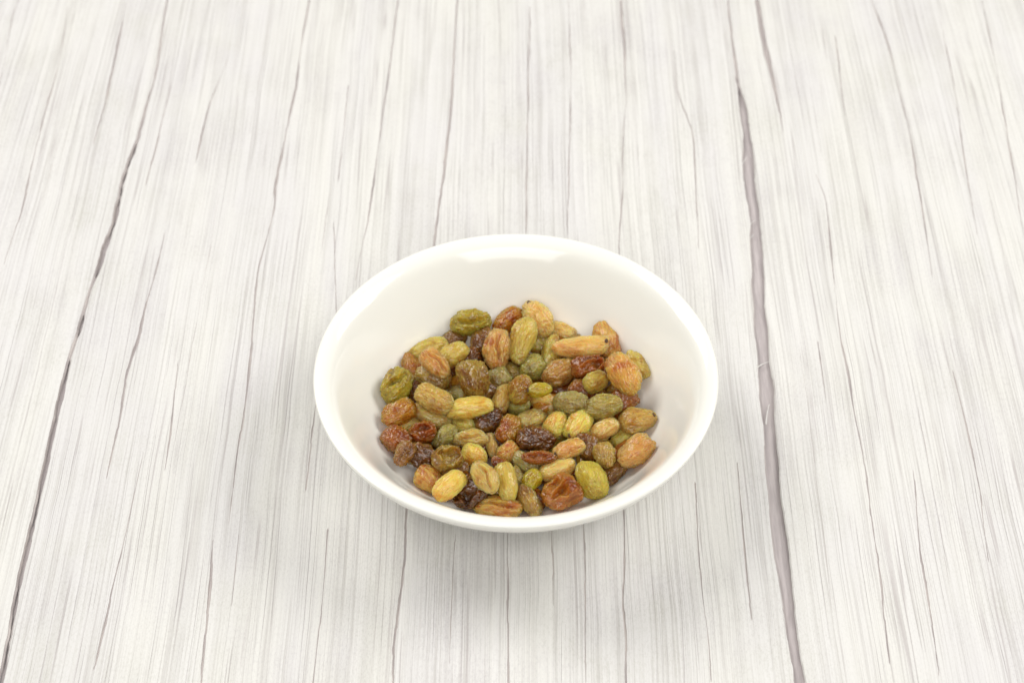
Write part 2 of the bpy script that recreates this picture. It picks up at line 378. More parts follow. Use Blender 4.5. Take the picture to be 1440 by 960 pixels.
# ------------------------------------------------------------------ measurements
# location (mm), orientation (quaternion), half-length / half-width / half-thickness (mm), skin, shape, stem-scar end, label
RAISINS = [
    ((-14.21, 35.63, 17.87), (0.973, 0.216, -0.010, 0.076), (6.86, 4.30, 3.65), 'olive', 'K', 0,
     'olive green creased raisin highest at the back left of the heap'),
    ((-2.52, 38.66, 15.17), (0.927, 0.205, -0.067, 0.308), (6.10, 3.95, 3.36), 'amber', 'W', 0,
     'orange brown raisin at the back, between the olive and the yellow one'),
    ((-5.82, 23.76, 17.80), (0.744, 0.163, -0.135, 0.633), (6.80, 4.75, 4.04), 'pink', 'K', 0,
     'upright peach raisin with a deep lengthwise crease near the back'),
    ((-10.80, 29.38, 14.93), (0.838, 0.185, -0.105, 0.503), (5.61, 3.91, 3.32), 'brown', 'W', 0,
     'brown wrinkled raisin leaning on the left of the creased peach one'),
    ((-19.65, 32.50, 13.35), (0.959, 0.211, -0.031, 0.185), (4.74, 3.37, 2.86), 'brown', 'W', 0,
     'small dark olive raisin tucked under the back left olive one'),
    ((-27.07, 25.89, 14.65), (0.967, 0.211, -0.018, 0.143), (6.70, 4.15, 3.53), 'olivepale', 'P', 0,
     'pale olive raisin against the bowl wall at the upper left'),
    ((-19.48, 20.30, 18.82), (0.926, 0.203, -0.059, 0.313), (5.41, 3.63, 3.09), 'olivepale', 'P', 0,
     'plump yellow olive raisin on the upper left, beside a pinkish one'),
    ((-24.62, 15.46, 19.72), (0.883, 0.184, 0.101, -0.419), (5.69, 3.72, 3.16), 'pink', 'K', 0,
     'pinkish raisin with open folds on the upper left of the heap'),
    ((-26.07, 14.30, 14.25), (0.960, 0.201, 0.053, -0.189), (5.60, 4.21, 3.58), 'brownpale', 'W', 0,
     'brown raisin with silvery wrinkles just below the pinkish folded one'),
    ((-36.76, 9.08, 16.59), (0.855, 0.189, -0.084, 0.475), (6.36, 4.87, 4.14), 'olive', 'K', 0,
     'crinkled yellow green raisin at the far left wall of the bowl'),
    ((-32.23, 19.25, 13.53), (0.802, 0.162, 0.132, -0.559), (5.86, 3.61, 3.07), 'amber', 'W', 0,
     'orange brown raisin behind the crinkled yellow green one'),
    ((-12.71, 9.93, 19.19), (0.799, 0.166, 0.125, -0.565), (6.43, 5.09, 4.32), 'olivebrown', 'W', 0,
     'broad olive brown raisin with glossy lengthwise wrinkles, left of centre'),
    ((-15.83, 21.29, 13.96), (0.940, 0.204, -0.051, 0.270), (5.54, 4.15, 3.53), 'dark', 'S', 0,
     'dark purple raisin sunk behind the broad olive brown one'),
    ((-24.71, 1.78, 18.38), (0.944, 0.194, 0.066, -0.258), (6.66, 4.24, 3.60), 'tan', 'W', 0,
     'tan raisin with long wrinkles on the left, touching the long yellow one'),
    ((-17.85, 9.74, 12.67), (0.978, 0.205, 0.017, -0.041), (3.54, 2.81, 2.39), 'grey', 'P', 0,
     'small grey green bead of a raisin above the long yellow one'),
    ((-5.14, 15.55, 13.24), (0.915, 0.193, 0.075, -0.347), (4.41, 3.98, 3.39), 'grey', 'W', 0,
     'pale grey olive raisin under the creased peach one'),
    ((-4.21, 5.09, 15.44), (0.786, 0.165, -0.121, 0.583), (4.99, 3.12, 2.65), 'tan', 'P', 0,
     'small tan raisin standing at the right end of the left yellow one'),
    ((-14.14, 0.49, 16.27), (0.975, 0.203, -0.011, 0.085), (7.43, 3.53, 3.00), 'yellow', 'L', 0,
     'long smooth yellow raisin lying on the left half of the heap'),
    ((-35.72, -1.09, 15.75), (0.944, 0.200, -0.036, 0.258), (5.93, 3.89, 3.31), 'amber', 'W', 0,
     'amber raisin with a red tip against the left wall'),
    ((1.95, 26.82, 18.49), (0.786, 0.170, -0.128, 0.580), (8.05, 4.25, 3.61), 'olivepale', 'P', 0,
     'long pale olive raisin leaning right of the creased peach one'),
    ((7.18, 37.24, 17.86), (0.846, 0.189, 0.104, -0.488), (6.86, 4.54, 3.86), 'gold', 'W', -1,
     'golden raisin with a stem scar at the very back of the heap'),
    ((7.88, 32.74, 11.50), (0.960, 0.210, 0.035, -0.182), (5.23, 3.94, 3.35), 'olivepale', 'P', 0,
     'small dull olive raisin just below the backmost golden one'),
    ((14.21, 35.22, 13.49), (0.967, 0.213, 0.023, -0.140), (5.22, 3.55, 3.02), 'gold', 'P', 0,
     'pale golden raisin at the back, behind the long one with a scar'),
    ((20.34, 23.72, 18.79), (0.976, 0.211, -0.021, 0.048), (9.41, 3.50, 2.98), 'gold', 'L', 1,
     'longest pale gold raisin with a dark scar, on top at the right'),
    ((28.32, 28.53, 17.06), (0.788, 0.181, 0.114, -0.577), (6.35, 4.27, 3.63), 'peach', 'P', 0,
     'smooth peach raisin behind the scarred end of the longest one'),
    ((11.10, 24.33, 14.66), (0.738, 0.155, -0.143, 0.641), (7.25, 3.37, 2.86), 'olivepale', 'P', 0,
     'pale raisin standing under the left end of the longest one'),
    ((13.87, 17.22, 14.37), (0.951, 0.201, -0.056, 0.227), (6.54, 4.29, 3.64), 'brownpink', 'W', 0,
     'brownish pink raisin just under the longest pale gold one'),
    ((22.21, 17.33, 16.81), (0.969, 0.206, -0.039, 0.128), (5.59, 4.05, 2.91), 'rust', 'F', 0,
     'crumpled rust red raisin on top, under the longest pale gold one'),
    ((24.61, 10.07, 17.45), (0.963, 0.201, -0.049, 0.172), (4.16, 3.48, 2.95), 'olivepale', 'P', 0,
     'pale yellow raisin peeping out below the crumpled rust red one'),
    ((32.93, 9.42, 21.62), (0.855, 0.190, 0.085, -0.475), (7.44, 4.87, 4.14), 'peach', 'W', 0,
     'large wrinkled peach raisin by the right wall'),
    ((37.15, 16.91, 17.57), (0.854, 0.192, 0.085, -0.476), (5.21, 3.58, 3.05), 'olivepale', 'P', 0,
     'pale yellow raisin behind the large wrinkled peach one'),
    ((5.49, 19.46, 13.95), (0.942, 0.201, -0.060, 0.263), (4.48, 4.12, 3.50), 'greenish', 'R', 0,
     'round dusty green raisin in the upper middle of the heap'),
    ((1.44, 5.67, 18.64), (0.842, 0.177, -0.106, 0.499), (4.95, 4.26, 3.62), 'olivegold', 'W', 0,
     'translucent olive gold raisin left of the tiny green one'),
    ((7.26, 3.80, 20.64), (0.976, 0.205, -0.019, 0.070), (3.93, 2.42, 2.06), 'lime', 'P', -1,
     'tiny bright green raisin with a round dark scar at the centre'),
    ((9.33, 5.43, 12.50), (0.962, 0.201, 0.033, -0.182), (5.07, 3.71, 3.15), 'peachpale', 'R', 0,
     'pale peach raisin with a dimple below the tiny bright green one'),
    ((16.82, 2.20, 16.33), (0.978, 0.204, -0.001, -0.041), (5.69, 3.91, 3.32), 'grey', 'W', 0,
     'dull grey olive raisin right of the dimpled pale peach one'),
    ((21.24, 10.21, 13.13), (0.951, 0.203, 0.037, -0.229), (5.17, 3.55, 3.02), 'rust', 'W', 0,
     'rust brown raisin deep between the grey olive and the pale yellow ones'),
    ((26.44, -0.36, 17.51), (0.972, 0.200, -0.039, 0.118), (6.14, 4.12, 3.50), 'olivegrey', 'W', 0,
     'olive raisin with lengthwise wrinkles, above the bright yellow one'),
    ((32.35, 4.39, 14.91), (0.919, 0.186, -0.087, 0.337), (5.75, 4.33, 3.68), 'rust', 'W', 0,
     'rust brown raisin under the large wrinkled peach one'),
    ((-26.33, -0.03, 12.98), (0.961, 0.196, 0.052, -0.189), (7.55, 3.28, 2.79), 'tanpale', 'P', 0,
     'smooth pale tan raisin at the left, above the rust cup shaped one'),
    ((-28.19, -7.83, 14.56), (0.973, 0.200, -0.010, 0.115), (4.33, 3.61, 2.60), 'rust', 'C', 0,
     'glossy rust orange cup shaped raisin at the left'),
    ((-35.99, -11.01, 14.59), (0.934, 0.184, 0.077, -0.296), (5.00, 4.22, 3.59), 'rust', 'W', 0,
     'rust brown raisin at the left wall, under the amber one'),
    ((-28.36, -16.50, 13.75), (0.957, 0.189, 0.057, -0.214), (5.43, 4.20, 3.57), 'dark', 'S', 0,
     'nearly black shrivelled raisin at the lower left'),
    ((-33.23, -18.83, 17.07), (0.858, 0.180, -0.080, 0.474), (4.31, 3.13, 2.66), 'brown', 'S', 0,
     'small brown raisin leaning on the lower left wall, beside a nearly black one'),
    ((-21.56, -8.43, 13.30), (0.897, 0.187, -0.070, 0.393), (4.53, 3.00, 2.55), 'greenish', 'W', 0,
     'small grey green raisin right of the rust cup shaped one'),
    ((-20.50, -21.03, 17.99), (0.970, 0.196, -0.018, 0.140), (4.89, 4.07, 2.93), 'olivebrown', 'C', 0,
     'glossy brown cup shaped raisin with silvery wrinkles, lower left'),
    ((-15.68, -2.78, 11.50), (0.964, 0.196, 0.043, -0.175), (4.27, 3.28, 2.78), 'olivepale', 'P', 0,
     'pale yellow raisin under the long smooth yellow one'),
    ((-8.32, -1.34, 12.50), (0.942, 0.195, -0.051, 0.267), (5.06, 4.14, 3.52), 'dark', 'S', 0,
     'dark purple brown wrinkled raisin under the right end of the left yellow one'),
    ((-2.03, -5.10, 12.80), (0.821, 0.168, -0.109, 0.535), (4.92, 3.66, 3.11), 'amber', 'S', 0,
     'glossy amber wrinkled raisin near the centre of the heap'),
    ((-13.83, -9.13, 12.80), (0.980, 0.199, 0.006, 0.003), (5.86, 3.19, 2.71), 'tanpale', 'K', 0,
     'pinkish tan raisin with brown fold above the square yellow one'),
    ((-12.48, -14.66, 11.64), (0.945, 0.188, 0.058, -0.261), (4.36, 3.70, 3.15), 'yellow', 'R', 0,
     'squarish yellow raisin in the lower left middle'),
    ((-7.18, -10.41, 11.01), (0.760, 0.152, 0.127, -0.619), (4.37, 2.00, 1.70), 'tan', 'W', 0,
     'thin tan sliver of a raisin left of the small orange one'),
    ((-2.23, -14.07, 11.93), (0.917, 0.184, -0.069, 0.347), (3.62, 3.49, 2.96), 'orange', 'W', 0,
     'small round pale orange raisin just below the glossy amber one'),
    ((-25.59, -24.71, 12.61), (0.935, 0.180, 0.071, -0.298), (4.94, 4.24, 3.61), 'peach', 'R', 0,
     'blotchy peach raisin at the lower left wall beside the bright yellow one'),
    ((-19.42, -31.61, 17.54), (0.916, 0.183, -0.060, 0.352), (5.73, 3.60, 3.06), 'yellow', 'L', 0,
     'bright yellow raisin at the front left, close to the rim'),
    ((-13.06, -30.43, 13.88), (0.955, 0.188, -0.038, 0.225), (6.77, 5.10, 3.67), 'dark', 'C', 0,
     'dark brown glossy raisin at the front, right of the bright yellow one'),
    ((-9.05, -29.87, 19.32), (0.867, 0.169, 0.094, -0.460), (5.59, 3.81, 3.24), 'tanpale', 'K', 0,
     'pale tan raisin with a curled fold at the front, left of the upright green one'),
    ((-2.83, -28.69, 15.68), (0.760, 0.149, 0.123, -0.621), (6.33, 3.41, 2.90), 'olivepale', 'L', 0,
     'upright pale green raisin in the front middle of the heap'),
    ((-5.12, -34.38, 11.15), (0.981, 0.189, 0.009, -0.035), (7.45, 3.54, 3.01), 'orange', 'K', 0,
     'orange peach raisin lying along the front rim'),
    ((12.00, -3.87, 13.69), (0.824, 0.165, -0.115, 0.530), (4.46, 3.66, 3.11), 'yellow', 'R', 0,
     'rough yellow raisin right beneath the dimpled pale peach one'),
    ((6.11, -10.20, 14.00), (0.977, 0.199, 0.011, -0.074), (6.07, 4.09, 3.47), 'dark', 'S', 0,
     'large dark purple shrivelled raisin in the middle of the heap'),
    ((6.86, -19.19, 15.87), (0.981, 0.196, -0.004, -0.002), (5.35, 2.21, 1.59), 'rust', 'C', 0,
     'flat rust red raisin below the large dark purple one'),
    ((19.07, -5.18, 14.50), (0.867, 0.173, -0.103, 0.457), (5.37, 3.95, 3.36), 'yellowbright', 'P', -1,
     'brightest yellow raisin with a stem scar, right of the centre'),
    ((26.82, -5.87, 13.66), (0.941, 0.188, -0.070, 0.273), (5.29, 3.29, 2.80), 'gold', 'P', 0,
     'smooth golden raisin right of the brightest yellow one'),
    ((36.81, -3.03, 14.69), (0.970, 0.197, -0.047, 0.133), (6.13, 4.40, 3.74), 'tan', 'P', 1,
     'plump tan olive raisin at the right wall, upper of two'),
    ((35.57, -17.96, 17.35), (0.927, 0.180, -0.083, 0.320), (6.30, 4.31, 3.66), 'pink', 'W', 0,
     'plump pinkish tan raisin at the right wall, lower of two'),
    ((32.50, -7.29, 10.40), (0.965, 0.193, -0.051, 0.169), (4.11, 3.43, 2.92), 'olivepale', 'P', 0,
     'pale yellow raisin between the two plump ones at the right wall'),
    ((26.51, -18.60, 16.17), (0.816, 0.172, 0.097, -0.544), (4.39, 3.56, 3.02), 'brownpale', 'S', 0,
     'brown raisin covered in net like wrinkles at the lower right'),
    ((15.83, -15.26, 15.23), (0.956, 0.191, -0.052, 0.217), (5.19, 3.14, 2.67), 'gold', 'P', -1,
     'golden tan raisin directly below the brightest yellow one'),
    ((12.37, -21.35, 12.89), (0.965, 0.190, -0.042, 0.174), (5.80, 3.13, 2.66), 'gold', 'L', 0,
     'golden tan raisin above the folded rust brown one'),
    ((22.33, -26.28, 14.14), (0.817, 0.168, 0.096, -0.543), (6.32, 4.92, 4.18), 'lime2', 'R', 0,
     'large round yellow green raisin with a slit at the front right'),
    ((13.23, -30.98, 13.88), (0.957, 0.185, -0.050, 0.217), (6.16, 5.32, 3.83), 'rustlight', 'F', 0,
     'large folded rust brown raisin at the front rim'),
    ((4.71, -26.30, 13.84), (0.846, 0.165, -0.101, 0.497), (3.63, 2.89, 2.46), 'lime', 'P', 0,
     'small glossy green raisin left of the folded rust brown one'),
    ((3.84, -32.69, 12.37), (0.853, 0.167, 0.092, -0.486), (5.61, 3.10, 2.63), 'brownpale', 'W', 0,
     'brown beige wrinkled raisin at the front between the orange and rust ones'),
    ((28.91, -21.14, 11.68), (0.888, 0.169, -0.097, 0.416), (4.75, 3.20, 2.72), 'brown', 'W', 0,
     'dark brown raisin at the lower right wall below the net wrinkled one'),
    ((3.29, -18.84, 12.57), (0.931, 0.186, 0.059, -0.307), (4.95, 3.45, 2.94), 'grey', 'P', 0,
     'grey green raisin under the flat rust red one'),
    ((4.92, -0.71, 11.80), (0.963, 0.198, -0.040, 0.177), (5.28, 3.53, 3.00), 'tanpale', 'W', 0,
     'translucent tan raisin above the large dark purple one'),
    ((0.40, 25.82, 12.80), (0.978, 0.211, -0.001, -0.000), (4.14, 3.34, 2.84), 'rust', 'W', 0,
     'dark rust raisin sunk behind the round dusty green one'),
    ((21.49, -12.55, 13.12), (0.839, 0.175, 0.092, -0.507), (4.80, 3.73, 3.17), 'brown', 'W', 0,
     'dark brown raisin in the hollow left of the net wrinkled one'),
    ((-1.61, 20.29, 11.79), (0.941, 0.201, 0.057, -0.265), (3.89, 2.85, 2.42), 'brownpale', 'W', 0,
     'small dull brown raisin left of the round dusty green one'),
    ((0.58, 4.21, 12.86), (0.979, 0.204, -0.001, -0.000), (4.03, 2.99, 2.54), 'greenish', 'W', 0,
     'small green raisin sunk below the olive gold one'),
    ((-18.03, -22.69, 13.81), (0.971, 0.194, -0.019, 0.139), (4.37, 2.70, 2.29), 'brown', 'W', 0,
     'brown raisin wedged above the bright yellow one at the front left'),
    ((-4.34, -19.42, 12.27), (0.918, 0.182, 0.070, -0.346), (3.98, 2.64, 2.24), 'rust', 'W', 0,
     'reddish brown raisin sunk between the small round orange and the upright green ones'),
    ((0.52, -24.43, 12.61), (0.844, 0.167, 0.098, -0.500), (3.74, 2.45, 2.08), 'olivegrey', 'W', 0,
     'narrow grey olive raisin right of the upright pale green one'),
    ((-32.81, -2.39, 11.39), (0.975, 0.201, -0.004, 0.099), (4.54, 2.70, 2.29), 'tanpale', 'P', 0,
     'pale tan raisin sunk between the amber and the left rust ones'),
    ((15.62, 2.01, 11.39), (0.964, 0.198, -0.044, 0.174), (4.05, 2.98, 2.54), 'olivepale', 'P', 0,
     'pale olive raisin sunk above the brightest yellow one'),
    ((-30.06, 8.49, 14.02), (0.847, 0.170, 0.116, -0.490), (4.47, 3.27, 2.78), 'dark', 'W', 0,
     'dark red raisin sunk right of the crinkled yellow green one'),
    ((-9.95, 10.51, 13.13), (0.970, 0.203, 0.032, -0.132), (4.62, 3.28, 2.79), 'dark', 'W', 0,
     'dark raisin sunk above the right end of the left yellow one'),
    ((-6.53, 24.16, 11.94), (0.969, 0.208, 0.031, -0.134), (4.70, 3.34, 2.84), 'dark', 'W', 0,
     'dark raisin sunk below the creased peach one'),
]
BURIED = [
    ((20.04, 20.24, 8.98), (0.836, 0.000, 0.000, 0.548), (5.40, 3.68, 2.94)),
    ((-12.85, -26.75, 9.17), (0.287, 0.000, 0.000, 0.958), (5.38, 3.66, 2.93)),
    ((-5.32, -26.45, 8.65), (0.627, 0.000, 0.000, 0.779), (5.95, 3.29, 2.63)),
    ((-4.15, 30.23, 9.90), (0.444, 0.000, 0.000, 0.896), (5.00, 3.47, 2.78)),
    ((24.78, -7.75, 8.49), (0.731, 0.000, 0.000, 0.682), (5.79, 3.35, 2.68)),
    ((10.92, -27.16, 9.36), (0.710, 0.000, 0.000, 0.704), (5.14, 3.52, 2.82)),
    ((-13.71, 22.77, 8.53), (0.422, 0.000, 0.000, 0.906), (6.00, 3.56, 2.85)),
    ((11.42, 23.59, 8.55), (0.854, 0.000, 0.000, 0.521), (5.08, 3.54, 2.83)),
    ((-4.56, -21.37, 8.15), (0.900, 0.000, 0.000, 0.437), (5.58, 3.39, 2.71)),
    ((21.39, -12.82, 7.95), (0.620, 0.000, 0.000, 0.784), (5.66, 3.46, 2.77)),
    ((14.29, -3.70, 9.10), (0.966, 0.000, 0.000, 0.259), (5.77, 3.27, 2.62)),
    ((-19.04, -12.98, 9.10), (0.983, 0.000, 0.000, 0.184), (5.31, 3.27, 2.62)),
    ((0.51, 0.46, 7.97), (0.711, 0.000, 0.000, 0.703), (5.83, 3.31, 2.65)),
    ((-18.71, 17.38, 8.85), (0.978, 0.000, 0.000, 0.210), (5.45, 3.51, 2.81)),
    ((9.75, -8.89, 9.10), (0.963, 0.000, 0.000, 0.268), (5.30, 3.60, 2.88)),
    ((-8.61, 15.35, 8.73), (0.918, 0.000, 0.000, 0.396), (5.41, 3.61, 2.89)),
    ((20.29, -22.81, 9.38), (0.018, 0.000, 0.000, 1.000), (5.11, 3.26, 2.60)),
    ((-25.94, 1.95, 8.02), (0.377, 0.000, 0.000, 0.926), (5.02, 3.36, 2.69)),
    ((-10.73, 29.00, 9.58), (0.361, 0.000, 0.000, 0.932), (5.13, 3.29, 2.63)),
    ((-7.27, 6.77, 8.97), (0.485, 0.000, 0.000, 0.875), (5.96, 3.74, 2.99)),
    ((0.10, 13.74, 8.89), (0.380, 0.000, 0.000, 0.925), (5.56, 3.55, 2.84)),
    ((-17.71, -18.35, 8.35), (0.541, 0.000, 0.000, 0.841), (5.28, 3.60, 2.88)),
    ((-20.36, 7.27, 9.27), (0.608, 0.000, 0.000, 0.794), (5.06, 3.65, 2.92)),
    ((-10.84, -9.62, 8.33), (0.912, 0.000, 0.000, 0.410), (5.25, 3.63, 2.90)),
    ((12.98, 20.54, 9.38), (0.804, 0.000, 0.000, 0.595), (5.46, 3.60, 2.88)),
    ((-13.24, -0.41, 7.60), (0.368, 0.000, 0.000, 0.930), (5.54, 3.70, 2.96)),
    ((-29.13, 1.91, 9.05), (0.651, 0.000, 0.000, 0.759), (5.43, 3.57, 2.86)),
    ((-0.67, 7.06, 8.96), (0.617, 0.000, 0.000, 0.787), (5.84, 3.27, 2.62)),
    ((8.29, -18.13, 8.61), (0.958, 0.000, 0.000, 0.287), (5.85, 3.75, 3.00)),
    ((-22.78, 12.85, 8.30), (0.927, 0.000, 0.000, 0.376), (5.01, 3.68, 2.94)),
    ((26.11, -8.09, 8.75), (0.524, 0.000, 0.000, 0.852), (5.27, 3.52, 2.82)),
    ((25.66, -16.94, 9.17), (0.849, 0.000, 0.000, 0.529), (5.76, 3.44, 2.75)),
    ((9.05, 0.51, 7.71), (0.996, 0.000, 0.000, 0.095), (5.92, 3.47, 2.78)),
    ((25.78, 11.05, 8.92), (0.999, 0.000, 0.000, 0.054), (5.56, 3.49, 2.79)),
    ((-22.75, -6.88, 8.98), (0.299, 0.000, 0.000, 0.954), (5.31, 3.40, 2.72)),
    ((14.45, -21.01, 8.46), (0.188, 0.000, 0.000, 0.982), (5.69, 3.72, 2.97)),
    ((-28.43, -8.75, 9.84), (0.954, 0.000, 0.000, 0.299), (5.92, 3.57, 2.85)),
    ((4.84, 21.92, 8.02), (0.078, 0.000, 0.000, 0.997), (5.44, 3.50, 2.80)),
    ((-11.32, 22.85, 8.30), (0.245, 0.000, 0.000, 0.970), (5.85, 3.60, 2.88)),
    ((-19.08, 20.30, 8.89), (0.716, 0.000, 0.000, 0.698), (5.08, 3.46, 2.77)),
    ((22.18, 12.01, 8.48), (0.850, 0.000, 0.000, 0.527), (5.51, 3.31, 2.65)),
    ((1.01, -28.36, 9.13), (0.339, 0.000, 0.000, 0.941), (5.79, 3.61, 2.89)),
    ((26.87, -2.09, 8.28), (0.750, 0.000, 0.000, 0.661), (5.44, 3.36, 2.69)),
    ((-0.98, -5.47, 7.93), (0.900, 0.000, 0.000, 0.436), (5.95, 3.41, 2.73)),
    ((-1.63, 26.40, 8.21), (0.956, 0.000, 0.000, 0.295), (5.73, 3.49, 2.79)),
    ((-10.91, -24.00, 8.61), (0.390, 0.000, 0.000, 0.921), (5.47, 3.67, 2.94)),
    ((13.08, 5.58, 7.99), (0.306, 0.000, 0.000, 0.952), (5.47, 3.29, 2.63)),
    ((15.22, 15.04, 8.34), (0.999, 0.000, 0.000, 0.041), (5.56, 3.37, 2.69)),
    ((-3.19, -11.90, 7.73), (0.721, 0.000, 0.000, 0.693), (5.13, 3.29, 2.64)),
    ((29.74, 3.56, 9.46), (0.623, 0.000, 0.000, 0.782), (5.32, 3.64, 2.91)),
    ((23.75, 3.39, 9.36), (0.669, 0.000, 0.000, 0.744), (5.73, 3.48, 2.79)),
    ((7.16, 11.70, 7.91), (0.999, 0.000, 0.000, 0.045), (5.82, 3.71, 2.97)),
    ((-24.57, -16.11, 8.86), (0.521, 0.000, 0.000, 0.854), (5.75, 3.33, 2.66)),
    ((3.69, 26.63, 8.48), (0.496, 0.000, 0.000, 0.868), (5.58, 3.33, 2.67)),
    ((2.82, -15.04, 8.60), (0.197, 0.000, 0.000, 0.980), (5.30, 3.63, 2.90)),
    ((4.75, -27.64, 8.76), (0.413, 0.000, 0.000, 0.911), (5.46, 3.28, 2.63)),
    ((-28.51, 7.57, 9.34), (0.383, 0.000, 0.000, 0.924), (5.86, 3.40, 2.72)),
    ((-28.65, 7.45, 9.33), (0.958, 0.000, 0.000, 0.288), (5.69, 3.44, 2.75)),
    ((13.57, -14.99, 9.29), (0.440, 0.000, 0.000, 0.898), (5.34, 3.39, 2.71)),
    ((-18.30, -25.12, 9.74), (0.083, 0.000, 0.000, 0.997), (5.57, 3.62, 2.90)),
    ((-8.13, -0.46, 12.67), (0.881, 0.000, 0.000, 0.474), (5.96, 3.52, 2.82)),
    ((31.05, 17.98, 13.22), (0.198, 0.000, 0.000, 0.980), (5.00, 3.48, 2.78)),
    ((17.38, 29.26, 13.41), (0.875, 0.000, 0.000, 0.485), (5.63, 3.37, 2.70)),
    ((33.57, -13.26, 12.71), (0.919, 0.000, 0.000, 0.394), (5.90, 3.36, 2.69)),
    ((-10.09, 10.88, 13.13), (0.627, 0.000, 0.000, 0.779), (5.07, 3.41, 2.73)),
    ((10.44, 5.37, 12.34), (0.972, 0.000, 0.000, 0.236), (5.62, 3.29, 2.63)),
    ((32.61, 10.45, 12.48), (0.988, 0.000, 0.000, 0.155), (5.43, 3.50, 2.80)),
    ((25.99, 19.94, 12.69), (0.591, 0.000, 0.000, 0.806), (5.07, 3.72, 2.98)),
    ((27.33, 22.31, 12.47), (0.739, 0.000, 0.000, 0.674), (5.81, 3.62, 2.89)),
    ((-14.47, 14.74, 12.60), (0.994, 0.000, 0.000, 0.112), (5.90, 3.28, 2.62)),
]
